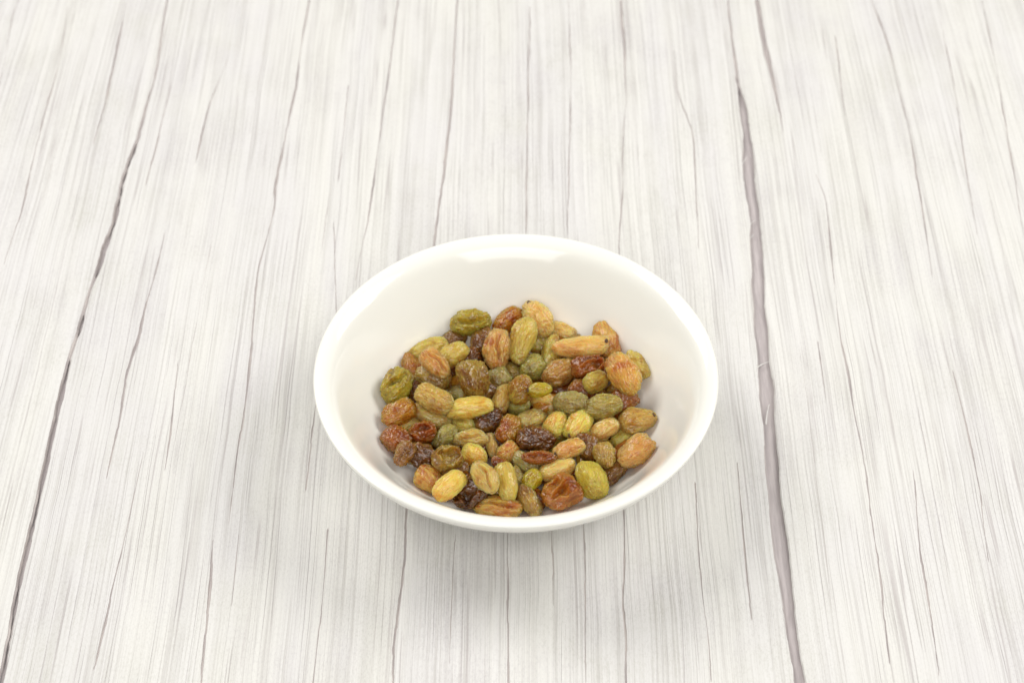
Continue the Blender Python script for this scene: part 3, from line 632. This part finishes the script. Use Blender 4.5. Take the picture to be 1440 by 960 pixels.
# cracks and gaps in the boards: (across, along, width) in mm
GRAIN_GAPS = [
    ('edge', [(-143.15, -83.4, 1.29), (-144.22, -61.3, 1.33), (-144.4, -43.3, 1.36), (-144.2, -32.6, 1.53), (-144.29, -7.4, 1.42), (-144.37, 19.4, 1.47), (-144.68, 35.0, 1.33), (-143.13, 51.2, 1.36), (-142.95, 68.1, 0.86), (-141.44, 78.5, 1.4), (-140.68, 92.7, 1.76), (-139.79, 100.0, 1.43), (-139.69, 111.2, 1.45), (-139.45, 132.3, 1.28), (-137.6, 150.3, 1.12), (-136.52, 175.4, 0.59), (-135.87, 180.6, 0.59), (-136.48, 201.8, 0.6), (-137.89, 234.4, 0.51)]),
    ('edge', [(-34.32, -88.1, 0.49), (-34.35, -73.8, 0.5), (-32.74, -48.5, 0.62), (-32.93, -27.7, 0.64), (-28.07, 92.0, 0.73), (-26.62, 111.2, 0.75), (-25.04, 138.2, 0.9), (-23.67, 169.0, 0.79), (-23.22, 210.9, 0.69), (-22.87, 234.4, 0.56)]),
    ('edge', [(78.76, -88.1, 2.76), (78.57, -78.6, 2.8), (78.54, -61.3, 3.07), (78.3, -43.3, 3.55), (78.2, -27.1, 3.84), (78.87, -4.5, 3.95), (79.8, 19.4, 4.29), (80.42, 38.2, 3.92), (81.07, 57.9, 3.77), (82.95, 89.1, 3.41), (83.86, 107.4, 3.73), (83.37, 118.7, 3.52), (84.5, 146.3, 3.11), (84.97, 166.9, 2.11), (83.93, 179.7, 1.34), (83.95, 206.3, 0.82), (84.54, 234.4, 0.56)]),
    ('crack', [(-174.16, 82.0, 0.24), (-172.71, 107.4, 0.5), (-174.1, 158.6, 0.52), (-174.01, 197.3, 0.41), (-176.58, 229.6, 0.28)]),
    ('crack', [(-153.55, 144.3, 0.26), (-152.4, 171.2, 0.66), (-153.5, 215.5, 0.83), (-153.62, 232.0, 0.56)]),
    ('crack', [(-118.01, 107.4, 0.25), (-115.64, 118.7, 0.38), (-114.8, 144.3, 0.65), (-113.69, 169.0, 0.53), (-109.81, 195.1, 0.27)]),
    ('crack', [(-124.86, -13.1, 0.22), (-124.35, 5.8, 0.67), (-124.71, 31.8, 0.69), (-123.27, 46.3, 0.81), (-122.97, 61.3, 0.59), (-121.68, 78.5, 0.6), (-121.31, 98.2, 0.25)]),
    ('crack', [(-117.93, -83.4, 0.6), (-117.0, -58.8, 0.62), (-115.88, -38.0, 0.74), (-114.94, -3.1, 0.33)]),
    ('crack', [(-85.64, -31.2, 0.21), (-86.09, -6.0, 0.44), (-85.44, 16.3, 0.56), (-85.82, 41.4, 0.58), (-87.45, 78.5, 0.48), (-85.36, 98.2, 0.62), (-84.19, 113.0, 0.5), (-85.44, 118.7, 0.75), (-83.99, 140.2, 0.77), (-83.88, 154.4, 0.65), (-82.43, 175.4, 0.67), (-82.16, 206.3, 0.82), (-81.51, 234.4, 0.7)]),
    ('crack', [(-87.6, -88.1, 0.59), (-87.82, -81.0, 0.8), (-88.66, -53.7, 0.83), (-89.57, -38.0, 0.32)]),
    ('crack', [(-53.89, 73.2, 0.36), (-52.56, 92.7, 0.49), (-50.89, 107.4, 0.5), (-50.04, 140.2, 0.51), (-48.32, 175.4, 0.67), (-47.44, 197.3, 0.54), (-46.27, 234.4, 0.56)]),
    ('crack', [(-63.66, -18.8, 0.32), (-63.31, 5.8, 0.44), (-63.18, 19.4, 0.34)]),
    ('crack', [(-56.42, -88.1, 0.49), (-55.67, -56.3, 0.51), (-55.95, -33.9, 0.32)]),
    ('crack', [(-2.15, -88.1, 0.59), (-2.38, -63.9, 0.61), (-2.43, -35.8, 0.74), (3.77, 100.0, 0.37), (4.65, 166.9, 0.53), (5.85, 229.6, 0.56)]),
    ('crack', [(30.41, -88.1, 0.49), (31.02, -73.8, 0.5), (30.51, -61.3, 0.72), (31.66, -48.5, 0.62), (32.31, -27.7, 0.43), (35.48, 90.9, 0.49), (38.09, 118.7, 0.63), (39.38, 150.3, 0.52), (41.47, 169.0, 0.66), (42.22, 206.3, 0.82), (41.97, 234.4, 0.7)]),
    ('crack', [(62.72, 89.1, 0.37), (64.27, 126.5, 0.51), (65.1, 150.3, 0.52), (62.25, 166.9, 0.53), (60.78, 177.6, 0.67), (61.17, 201.8, 0.41)]),
    ('crack', [(98.31, 152.4, 0.26), (97.92, 166.9, 0.79), (97.31, 179.7, 1.34), (96.49, 199.6, 1.91), (95.78, 215.5, 1.66), (96.1, 234.4, 1.69)]),
    ('crack', [(139.69, 54.5, 0.23), (141.04, 78.5, 0.48), (142.93, 114.9, 0.5), (144.37, 150.3, 0.52), (144.05, 175.4, 0.67), (143.96, 199.6, 0.68), (143.61, 210.9, 0.55), (141.2, 234.4, 0.7)]),
    ('crack', [(119.66, 66.3, 0.24), (119.58, 80.2, 0.48), (119.91, 107.4, 0.62), (120.79, 134.3, 0.64), (122.22, 171.2, 0.66), (124.31, 210.9, 0.55)]),
    ('crack', [(104.42, -81.0, 0.4), (105.97, -55.0, 0.41), (106.19, -38.0, 0.42), (106.85, -20.2, 0.54), (107.09, -1.6, 0.66), (106.52, 14.8, 0.56), (106.93, 27.1, 0.91), (106.29, 46.3, 0.58), (107.71, 82.0, 0.48), (109.6, 114.9, 0.5), (107.35, 128.4, 0.25)]),
    ('crack', [(96.55, -67.6, 0.2), (96.72, -49.8, 0.41), (96.4, -23.0, 0.43), (97.85, -1.6, 0.44), (98.25, 20.9, 0.45), (98.67, 44.7, 0.23)]),
    ('crack', [(117.61, -85.8, 0.2), (118.31, -75.0, 0.4), (118.75, -55.0, 0.52), (119.24, -38.0, 0.53), (121.87, -10.3, 0.22)]),
    ('crack', [(138.47, -45.9, 0.21), (140.6, -21.6, 0.43), (141.14, 7.3, 0.44), (140.69, 31.8, 0.23)]),
    ('crack', [(54.18, -87.0, 0.4), (54.23, -72.5, 0.5), (53.76, -56.3, 0.62), (53.99, -38.0, 0.53), (54.42, -16.0, 0.43)]),
    ('crack', [(67.47, -66.4, 0.2), (67.24, -55.0, 0.41), (67.48, -35.3, 0.53), (68.1, -7.4, 0.22)]),
    ('crack', [(10.69, -61.3, 0.2), (10.85, -51.1, 0.41), (10.47, -33.9, 0.42)]),
    ('crack', [(-107.43, -10.3, 0.22), (-107.52, 4.3, 0.44), (-109.09, 35.0, 0.23)]),
    ('crack', [(-81.68, -61.3, 0.2), (-81.91, -51.1, 0.41), (-82.26, -35.3, 0.21)]),
    ('crack', [(175.75, 96.3, 0.25), (178.35, 130.4, 0.51), (183.13, 192.9, 0.54), (184.9, 234.4, 0.28)]),
    ('crack', [(159.78, 96.3, 0.25), (161.15, 126.5, 0.51), (165.44, 184.1, 0.54), (166.49, 224.9, 0.28)]),
    ('crack', [(-58.25, 47.9, 0.23), (-63.81, 107.4, 0.5), (-62.77, 138.2, 0.51), (-62.71, 179.7, 0.27)]),
    ('crack', [(-193.82, 179.7, 0.54), (-197.63, 229.6, 0.28)]),
    ('crack', [(19.39, -87.0, 0.2), (19.75, -73.8, 0.4), (20.03, -48.5, 0.42), (20.17, -27.1, 0.21)]),
    ('crack', [(-18.69, -81.0, 0.2), (-18.44, -56.3, 0.41), (-18.06, -35.3, 0.21)]),
    ('crack', [(18.0, 96.3, 0.25), (19.21, 130.4, 0.51), (21.05, 179.7, 0.54), (21.39, 234.4, 0.28)]),
    ('crack', [(-131.25, 122.6, 0.25), (-130.55, 142.2, 0.52), (-129.6, 179.7, 0.27)]),
]

# ------------------------------------------------------------------ the boarded table top
V0, V1 = -250.0, 520.0
rows = np.concatenate([np.arange(V0, -110, 5.0), np.arange(-110, 270, 1.0), np.arange(270, V1 + 1, 5.0)])
XL, XR = -370.0, 370.0

def curve(pts, seed, wander=0.12, jag=0.05):
    """centre line and width of a crack for every row; width 0 outside its length"""
    p = np.array(pts)
    c = np.interp(rows, p[:, 1], p[:, 0])
    for _ in range(7):                                    # ease the bends
        c[2:-2] = (c[:-4] + c[1:-3] + 2 * c[2:-2] + c[3:-1] + c[4:]) / 6
    w = np.interp(rows, p[:, 1], p[:, 2], left=0, right=0)
    c = c + wander * 2 * noise1(rows, seed, 1 / 24.0) + jag * 2 * noise1(rows, seed + 50, 1 / 4.3)
    c = c + 0.32 * np.round(2.5 * noise1(rows, seed + 190, 1 / 19.0)) / 2       # the split jumps from fibre to fibre
    fine = noise1(rows, seed + 120, 1 / 3.6)
    w = w * (1 + 0.5 * noise1(rows, seed + 90, 1 / 16.0)) + np.minimum(w, 0.35) * (0.9 * fine + 0.5 * np.round(3 * noise1(rows, seed + 150, 1 / 7.0)) / 3)
    thin = p[:, 2].max() < 1.1
    if thin:                                              # a hairline closes up here and there
        w = w * np.clip(0.9 + 1.6 * noise1(rows, seed + 170, 1 / 26.0), 0.3, 1.2)
    return c, np.maximum(w, 0)

edges, cracks = [], []
for n_, (kind, pts) in enumerate(GRAIN_GAPS):
    pts = list(pts)
    if kind == 'edge':                                   # a gap between boards runs on past the picture
        a, b = pts[0], pts[-1]
        pts = [(a[0], V0, a[2])] + pts + [(b[0], V1, max(b[2], 1.2))]
        edges.append(curve(pts, n_, 0.08, 0.10))
    else:
        cracks.append(curve(pts, n_))
def far_edge(x, seed):
    return curve([(x, V0, 2.5), (x, V1, 2.5)], seed, 0.6, 0.3)
edges = [far_edge(-258, 201)] + edges + [far_edge(196 + 62, 202)]

r_ = np.random.default_rng(23)
for q in range(90):                                      # fine short checks in the grain
    x = r_.uniform(-250, 250)
    y = r_.uniform(-110, 230)
    ln = r_.uniform(30, 140)
    w = r_.uniform(0.06, 0.17)
    d = r_.uniform(-0.8, 0.8) + 0.015 * ln
    new = (curve([(x, y, 0.04), (x + d * 0.3, y + ln * 0.3, w), (x + d * .7, y + ln * .7, w), (x + d, y + ln, 0.04)], 300 + q, 0.2, 0.05))
    if all(np.abs(new[0] - c_[0]).min() > 1.2 for c_ in cracks + edges):
        cracks.append(new)

board = bpy.data.objects.new("table_top", grid_mesh("table_top", np.array(
    [[(x, y, -1.55 * MM) for x in (XL * MM, XR * MM)] for y in (V0 * MM, V1 * MM)]), smooth=False))
COL.objects.link(board)
board.data.materials.append(M_BACK)
board["kind"] = "structure"
board["label"] = "grey backing board under the white washed planks"

def make_plank(left, right):
    """left/right: (centre, width) of the gap at either side"""
    n = len(rows)
    lx = left[0] + left[1] / 2
    rx = right[0] - right[1] / 2
    mid = slice(0, n)
    cols, zs, groove = [], [], []
    def col(x, z, g=0):
        cols.append(np.broadcast_to(x, n).astype(float))
        zs.append(np.broadcast_to(z, n).astype(float))
        groove.append(np.broadcast_to(g, n).astype(int))
    inner = [c for c in cracks if (c[0].mean() > lx.mean() + 2.2) and (c[0].mean() < rx.mean() - 2.2)]
    inner.sort(key=lambda c: c[0].mean())
    wl = np.clip(left[1] * 0.12, 0.06, 0.4)
    wr = np.clip(right[1] * 0.12, 0.06, 0.4)
    tl = np.clip((1.7 - left[1]) / 0.6, 0, 1) * 0.97
    tr = np.clip((1.7 - right[1]) / 0.6, 0, 1) * 0.97
    dl = np.minimum(1.5, 0.10 + left[1] * (0.45 + 0.9 * (1 - tl)))
    dr = np.minimum(1.5, 0.10 + right[1] * (0.45 + 0.9 * (1 - tr)))
    col(lx - left[1] / 2 * tl + wl * .4 * (1 - tl), -dl, 1); col(lx - left[1] / 2 * tl * .6 + wl * .2 * (1 - tl), -dl * .6, 1); col(lx, -np.minimum(0.45, dl * .35), 0); col(lx + wl, 0.0)
    last = lx + wl
    for c, w in inner:
        w = np.maximum(w, 0.015)
        on = (w > 0.05).astype(int)
        dep = np.where(on, np.minimum(w * 0.55, 1.0), 0.003)
        for f_ in (0.25, 0.5, 0.75):
            col(last + (c - w / 2 - last) * f_, 0.0)
        col(c - w / 2, 0.0, on)
        col(c - w * 0.22, -dep, on)
        col(c + w * 0.26, -dep * 0.9, on)
        col(c + w / 2, 0.0)
        last = c + w / 2
    for f_ in (0.2, 0.4, 0.6, 0.8):
        col(last + (rx - wr - last) * f_, 0.0)
    col(rx - wr, 0.0); col(rx, -np.minimum(0.45, dr * .35), 1); col(rx + right[1] / 2 * tr * .6 - wr * .2 * (1 - tr), -dr * .6, 1); col(rx + right[1] / 2 * tr - wr * .4 * (1 - tr), -dr, 1)
    X = np.array(cols).T
    Z = np.array(zs).T
    G = np.array(groove).T
    top = X[:, 3:-3]
    X[:, 3:-3] = np.maximum.accumulate(top, axis=1)
    X[:, 3:-3] = np.minimum(X[:, 3:-3], X[:, -4:-3])
    Y = np.broadcast_to(rows[:, None], X.shape)
    # boards are not dead flat
    Z = Z + 0.05 * noise3(np.stack([X / 9.0, Y / 60.0, X * 0 + 3.3], -1))
    V = np.stack([X, Y, Z], -1) * MM
    fm = np.maximum(G[:-1, :-1], G[1:, :-1])
    fm[:, -3:] = 1
    fm[:, 2] = 0
    me = grid_mesh("plank", V, smooth=False, face_mat=fm)
    return link("plank", me, board, (M_WOOD, M_GROOVE))

outer_l = (np.full(len(rows), XL - 2.0), np.full(len(rows), 2.0))
outer_r = (np.full(len(rows), XR + 2.0), np.full(len(rows), 2.0))
bounds = [outer_l] + edges + [outer_r]
planks = [make_plank(a, b) for a, b in zip(bounds[:-1], bounds[1:])]

# splinters bridging the open gaps: (from, to) in mm, the board they cling to
for (x0, y0), (x1, y1), pl in [((77.8, 33.0), (82.4, 36.5), 4), ((79.5, 91.5), (82.6, 97.5), 4), ((80.6, 100.0), (83.8, 104.8), 4),
                               ((81.0, 132.0), (83.8, 139.0), 4), ((-148.4, 92.0), (-145.9, 97.5), 1), ((-148.9, 1.0), (-146.2, 6.8), 1),
                               ((78.4, 8.5), (80.3, 17.5), 4), ((-148.2, -36.0), (-146.4, -29.0), 1)]:
    a, b = Vector((x0, y0, -0.25)), Vector((x1, y1, -0.55))
    d = (b - a).normalized()
    s = Vector((-d.y, d.x, 0))
    ring = []
    nseg = 7
    for i in range(nseg + 1):
        t = i / nseg
        c = a.lerp(b, t) + s * (0.18 * math.sin(t * 3.1)) + Vector((0, 0, 0.15 * math.sin(t * 5)))
        w = 0.24 * (1 - 0.75 * t) + 0.04
        ring.append([(c + s * (w * math.cos(q)) + Vector((0, 0, w * 0.7 * math.sin(q)))) * MM for q in np.linspace(0, 2 * math.pi, 7)[:-1]])
    link("splinter", grid_mesh("splinter", np.array(ring), wrap=True), planks[pl], (M_WOOD,))

# ------------------------------------------------------------------ the bowl
PROFILE = [(0, 4.2), (7, 4.2), (14, 4.3), (26, 5.0), (33, 6.8), (38, 9.5), (41.5, 12.8), (44.6, 16.8), (48, 22), (51, 26.6), (53.3, 29.85), (54.9, 31.65), (56.4, 32.75),
           (57.8, 33.4), (58.9, 33.72), (59.6, 33.7), (60.05, 33.35), (60.1, 32.6), (59.2, 30.4), (57.3, 27.7), (54.4, 24.2), (50.2, 20.2), (46.6, 15), (43, 10.4),
           (38.5, 6.2), (33, 3.4), (29.6, 2.2), (28.6, 1.4), (28.2, 0.5), (27.5, 0.12), (26.6, 0.3), (26, 1.2), (22, 1.9), (10, 2), (0, 2)]
def catmull(pts, k):
    p = np.array([pts[0]] + list(pts) + [pts[-1]], float)
    out = []
    for i in range(1, len(p) - 2):
        p0, p1, p2, p3 = p[i - 1:i + 3]
        for j in range(k):
            t = j / k
            out.append(0.5 * (2 * p1 + (p2 - p0) * t + (2 * p0 - 5 * p1 + 4 * p2 - p3) * t * t + (3 * p1 - p0 - 3 * p2 + p3) * t ** 3))
    out.append(p[-2])
    return np.array(out)
pr = catmull(PROFILE, 5)
pr[:, 0] = np.maximum(pr[:, 0], 0.0)
ang = np.linspace(0, 2 * np.pi, 161)[:-1]
wob = 1 + 0.0012 * np.cos(2 * ang + 0.6)                    # pressed ware is never perfectly round
V = np.stack([pr[:, 0][:, None] * np.cos(ang) * wob, pr[:, 0][:, None] * np.sin(ang) * wob, np.broadcast_to(pr[:, 1][:, None], (len(pr), 160))], -1) * MM
bowl = link("bowl", grid_mesh("bowl", V[:, ::-1], wrap=True), None, (M_BOWL,))
bowl["label"] = "round white glazed bowl with a flared rim holding the raisins"
bowl["category"] = "bowl"

# ------------------------------------------------------------------ raisins
def raisin_mesh(half, shape, seed, nu=90, nv=56):
    """half = half length, half width, half thickness in mm; long axis x, upper side +z"""
    r = np.random.default_rng(seed)
    a, b, c = half
    v = np.linspace(0, np.pi, nv)[:, None]
    u = np.linspace(0, 2 * np.pi, nu + 1)[None, :-1]
    # blunter ends for long raisins
    e = {'L': 0.66, 'R': 0.9, 'U': 0.75}.get(shape, 0.82)
    sx = np.cos(v) + 0 * u
    rad = np.sin(v) ** e
    sy = rad * np.cos(u)
    sz = rad * np.sin(u)
    S = np.stack([sx, sy, sz], -1)
    o = r.uniform(0, 60, 3)
    asp = a / b
    q = S * np.array([asp, 1.0, 1.0])
    amp = {'P': 0.12, 'L': 0.09, 'R': 0.13, 'W': 0.18, 'K': 0.17, 'C': 0.17, 'F': 0.15, 'U': 0.13, 'S': 0.24}[shape]
    dent = {'P': 0.30, 'L': 0.18, 'R': 0.28, 'W': 0.32, 'K': 0.32, 'C': 0.30, 'F': 0.36, 'U': 0.22, 'S': 0.42}[shape]
    low = noise3(q * 0.8 + o)
    warp = np.stack([noise3(q * 1.5 + o + 11), noise3(q * 1.5 + o + 23), noise3(q * 1.5 + o + 37)], -1)
    along = {'R': 0.7, 'C': 0.6, 'F': 0.6, 'S': 0.6}.get(shape, 0.20)
    fq = {'S': 3.2, 'C': 3.6, 'F': 3.2, 'R': 4.8}.get(shape, 5.4)
    qa = (q + 0.5 * warp) * np.array([along, 1, 1]) * fq + o
    w1 = np.sqrt(np.abs(noise3(qa)) * 2.2 + 0.01)             # rounded ridges, narrow furrows
    w2 = np.abs(noise3(qa * 2.1 + 5)) * 2.2
    soft = noise3((q + 0.3 * warp) * np.array([0.5, 1, 1]) * 1.9 + o + 51)
    end = np.sin(v) ** 0.6 + 0 * u
    disp = 1 + dent * (0.8 * low + 0.6 * soft * end) + amp * (w1 - 0.6) * (0.25 + 0.75 * end) + amp * 0.5 * (w2 - 0.45) * end * end
    # one end slimmer than the other
    tip = r.uniform(-0.16, 0.16)
    P = S * disp[..., None]
    P[..., 1] *= 1 + tip * S[..., 0]
    P[..., 2] *= 1 + tip * S[..., 0]
    x, y, z = P[..., 0], P[..., 1], P[..., 2]
    topm = 1 / (1 + np.exp(-6 * z))
    if shape in 'K':                                          # lengthwise crease with a meander
        xs, ln = r.uniform(-.25, .25), r.uniform(0.55, 0.8)
        yc = r.uniform(-.25, .3) + 0.2 * np.sin(x * 2.4 + r.uniform(0, 6)) + 0.25 * noise3(q * 1.8 + o + 70)
        g = np.exp(-((y - yc) / 0.12) ** 2) * np.clip(1.2 - ((x - xs) / ln) ** 2, 0, 1)
        z = z - 0.42 * g * topm
        z = z + 0.10 * np.exp(-((y - yc - 0.3) / 0.16) ** 2) * topm * np.clip(1 - x * x, 0, 1)
    if shape in 'CF':                                         # sunken top with a rolled, uneven edge
        x0, y0 = r.uniform(-.25, .25), r.uniform(-.15, .15)
        lump = noise3(q * 1.5 + o + 80)
        rr = np.sqrt(((x - x0) / 0.72) ** 2 + ((y - y0) / 0.70) ** 2 + 1e-9) + 0.9 * lump
        an = np.arctan2(y - y0, x - x0)
        dish = np.clip(1 - np.clip(rr, 0, 9) ** 2, 0, 1)
        z = z - (0.72 if shape == 'C' else 0.66) * dish * topm * (1 + 0.35 * np.sin(an + o[0]))
        z = z + 0.14 * np.exp(-((rr - 1.0) / 0.25) ** 2) * topm * (1 + 1.0 * np.sin(an + o[1]))
    if shape in 'F':                                          # a skin fold standing up across the dish
        yc = 0.10 + 0.30 * np.sin(x * 2.2 + 0.7) + 0.15 * lump
        z = z + 0.60 * np.exp(-((y - yc) / 0.14) ** 2) * np.clip(1 - (x / 0.85) ** 2, 0, 1) * topm
    P = np.stack([x * a, y * b, z * c], -1)
    if shape == 'U':                                          # bent like a hook
        rho = a * 0.85
        xx, yy = P[..., 0] * 1.1, P[..., 1] * 0.78
        P[..., 0] = (rho - yy) * np.sin(xx / rho)
        P[..., 1] = rho - (rho - yy) * np.cos(xx / rho)
    elif shape in 'LPW':
        k = r.uniform(-0.10, 0.10) / a
        P[..., 1] += k * P[..., 0] ** 2
    # keep the overall size asked for
    for ax_, hv in ((0, a), (1, b * (1.1 if shape == 'U' else 1.0))):
        ext = P[..., ax_].max() - P[..., ax_].min()
        P[..., ax_] = (P[..., ax_] - (P[..., ax_].max() + P[..., ax_].min()) / 2) * (2 * hv / ext)
    return P[:, ::-1] * MM

def scar_mesh():
    n = 12
    ring = []
    for rr, z in ((0.0, -0.05), (0.35, 0.0), (0.62, 0.16), (0.85, 0.12), (1.0, -0.30)):
        ring.append([(rr * math.cos(t) * (1 + .12 * math.sin(3 * t)), rr * math.sin(t), z) for t in np.linspace(0, 2 * math.pi, n + 1)[:-1]])
    return grid_mesh("stem_scar", np.array(ring) * MM * 0.70, wrap=True)
SCAR = scar_mesh()

GROUP = "golden and brown raisins heaped in the white bowl"
for n_, (loc, quat, half, skin, shape, scar, label) in enumerate(RAISINS):
    P = raisin_mesh(half, shape, 1000 + n_)
    me = grid_mesh("raisin", P, wrap=True)
    o = link("raisin", me, None, (SKINS[skin],))
    o.rotation_mode = 'QUATERNION'
    o.location = Vector(loc) * MM
    o.rotation_quaternion = Quaternion(quat)
    o["label"] = label
    o["category"] = "raisin"
    o["group"] = GROUP
    if scar:
        # on the upper slope of the end, facing outwards
        i = 9 if scar > 0 else P.shape[0] - 10
        j = P.shape[1] - 1 - P.shape[1] // 4
        p = Vector(P[i, j])
        t1 = Vector(P[i + 1, j] - P[i - 1, j])
        t2 = Vector(P[i, j + 1] - P[i, j - 1])
        nn = t1.cross(t2).normalized()
        if nn.dot(p) < 0:
            nn = -nn
        s_ = link("stem_scar", SCAR, o, (M_SCAR,))
        s_.location = p + nn * 0.00005
        s_.rotation_euler = nn.to_track_quat('Z', 'Y').to_euler()

protos = [raisin_mesh((5.5, 3.5, 2.9), s, 5000 + i, 32, 22) for i, s in enumerate('WPWS')]
proto_me = [grid_mesh("raisin", p, wrap=True) for p in protos]
for i, s in enumerate(('brown', 'amber', 'olivebrown', 'rust')):
    proto_me[i].materials.append(SKINS[s])
for n_, (loc, quat, half) in enumerate(BURIED):
    o = link("raisin", proto_me[n_ % 4], None)
    o.rotation_mode = 'QUATERNION'
    o.location = Vector(loc) * MM
    o.rotation_quaternion = Quaternion(quat)
    o.scale = (half[0] / 5.5, half[1] / 3.5, half[2] / 2.9)
    o["label"] = "brown raisin buried under the visible heap in the bowl"
    o["category"] = "raisin"
    o["group"] = "raisins buried at the bottom of the bowl"
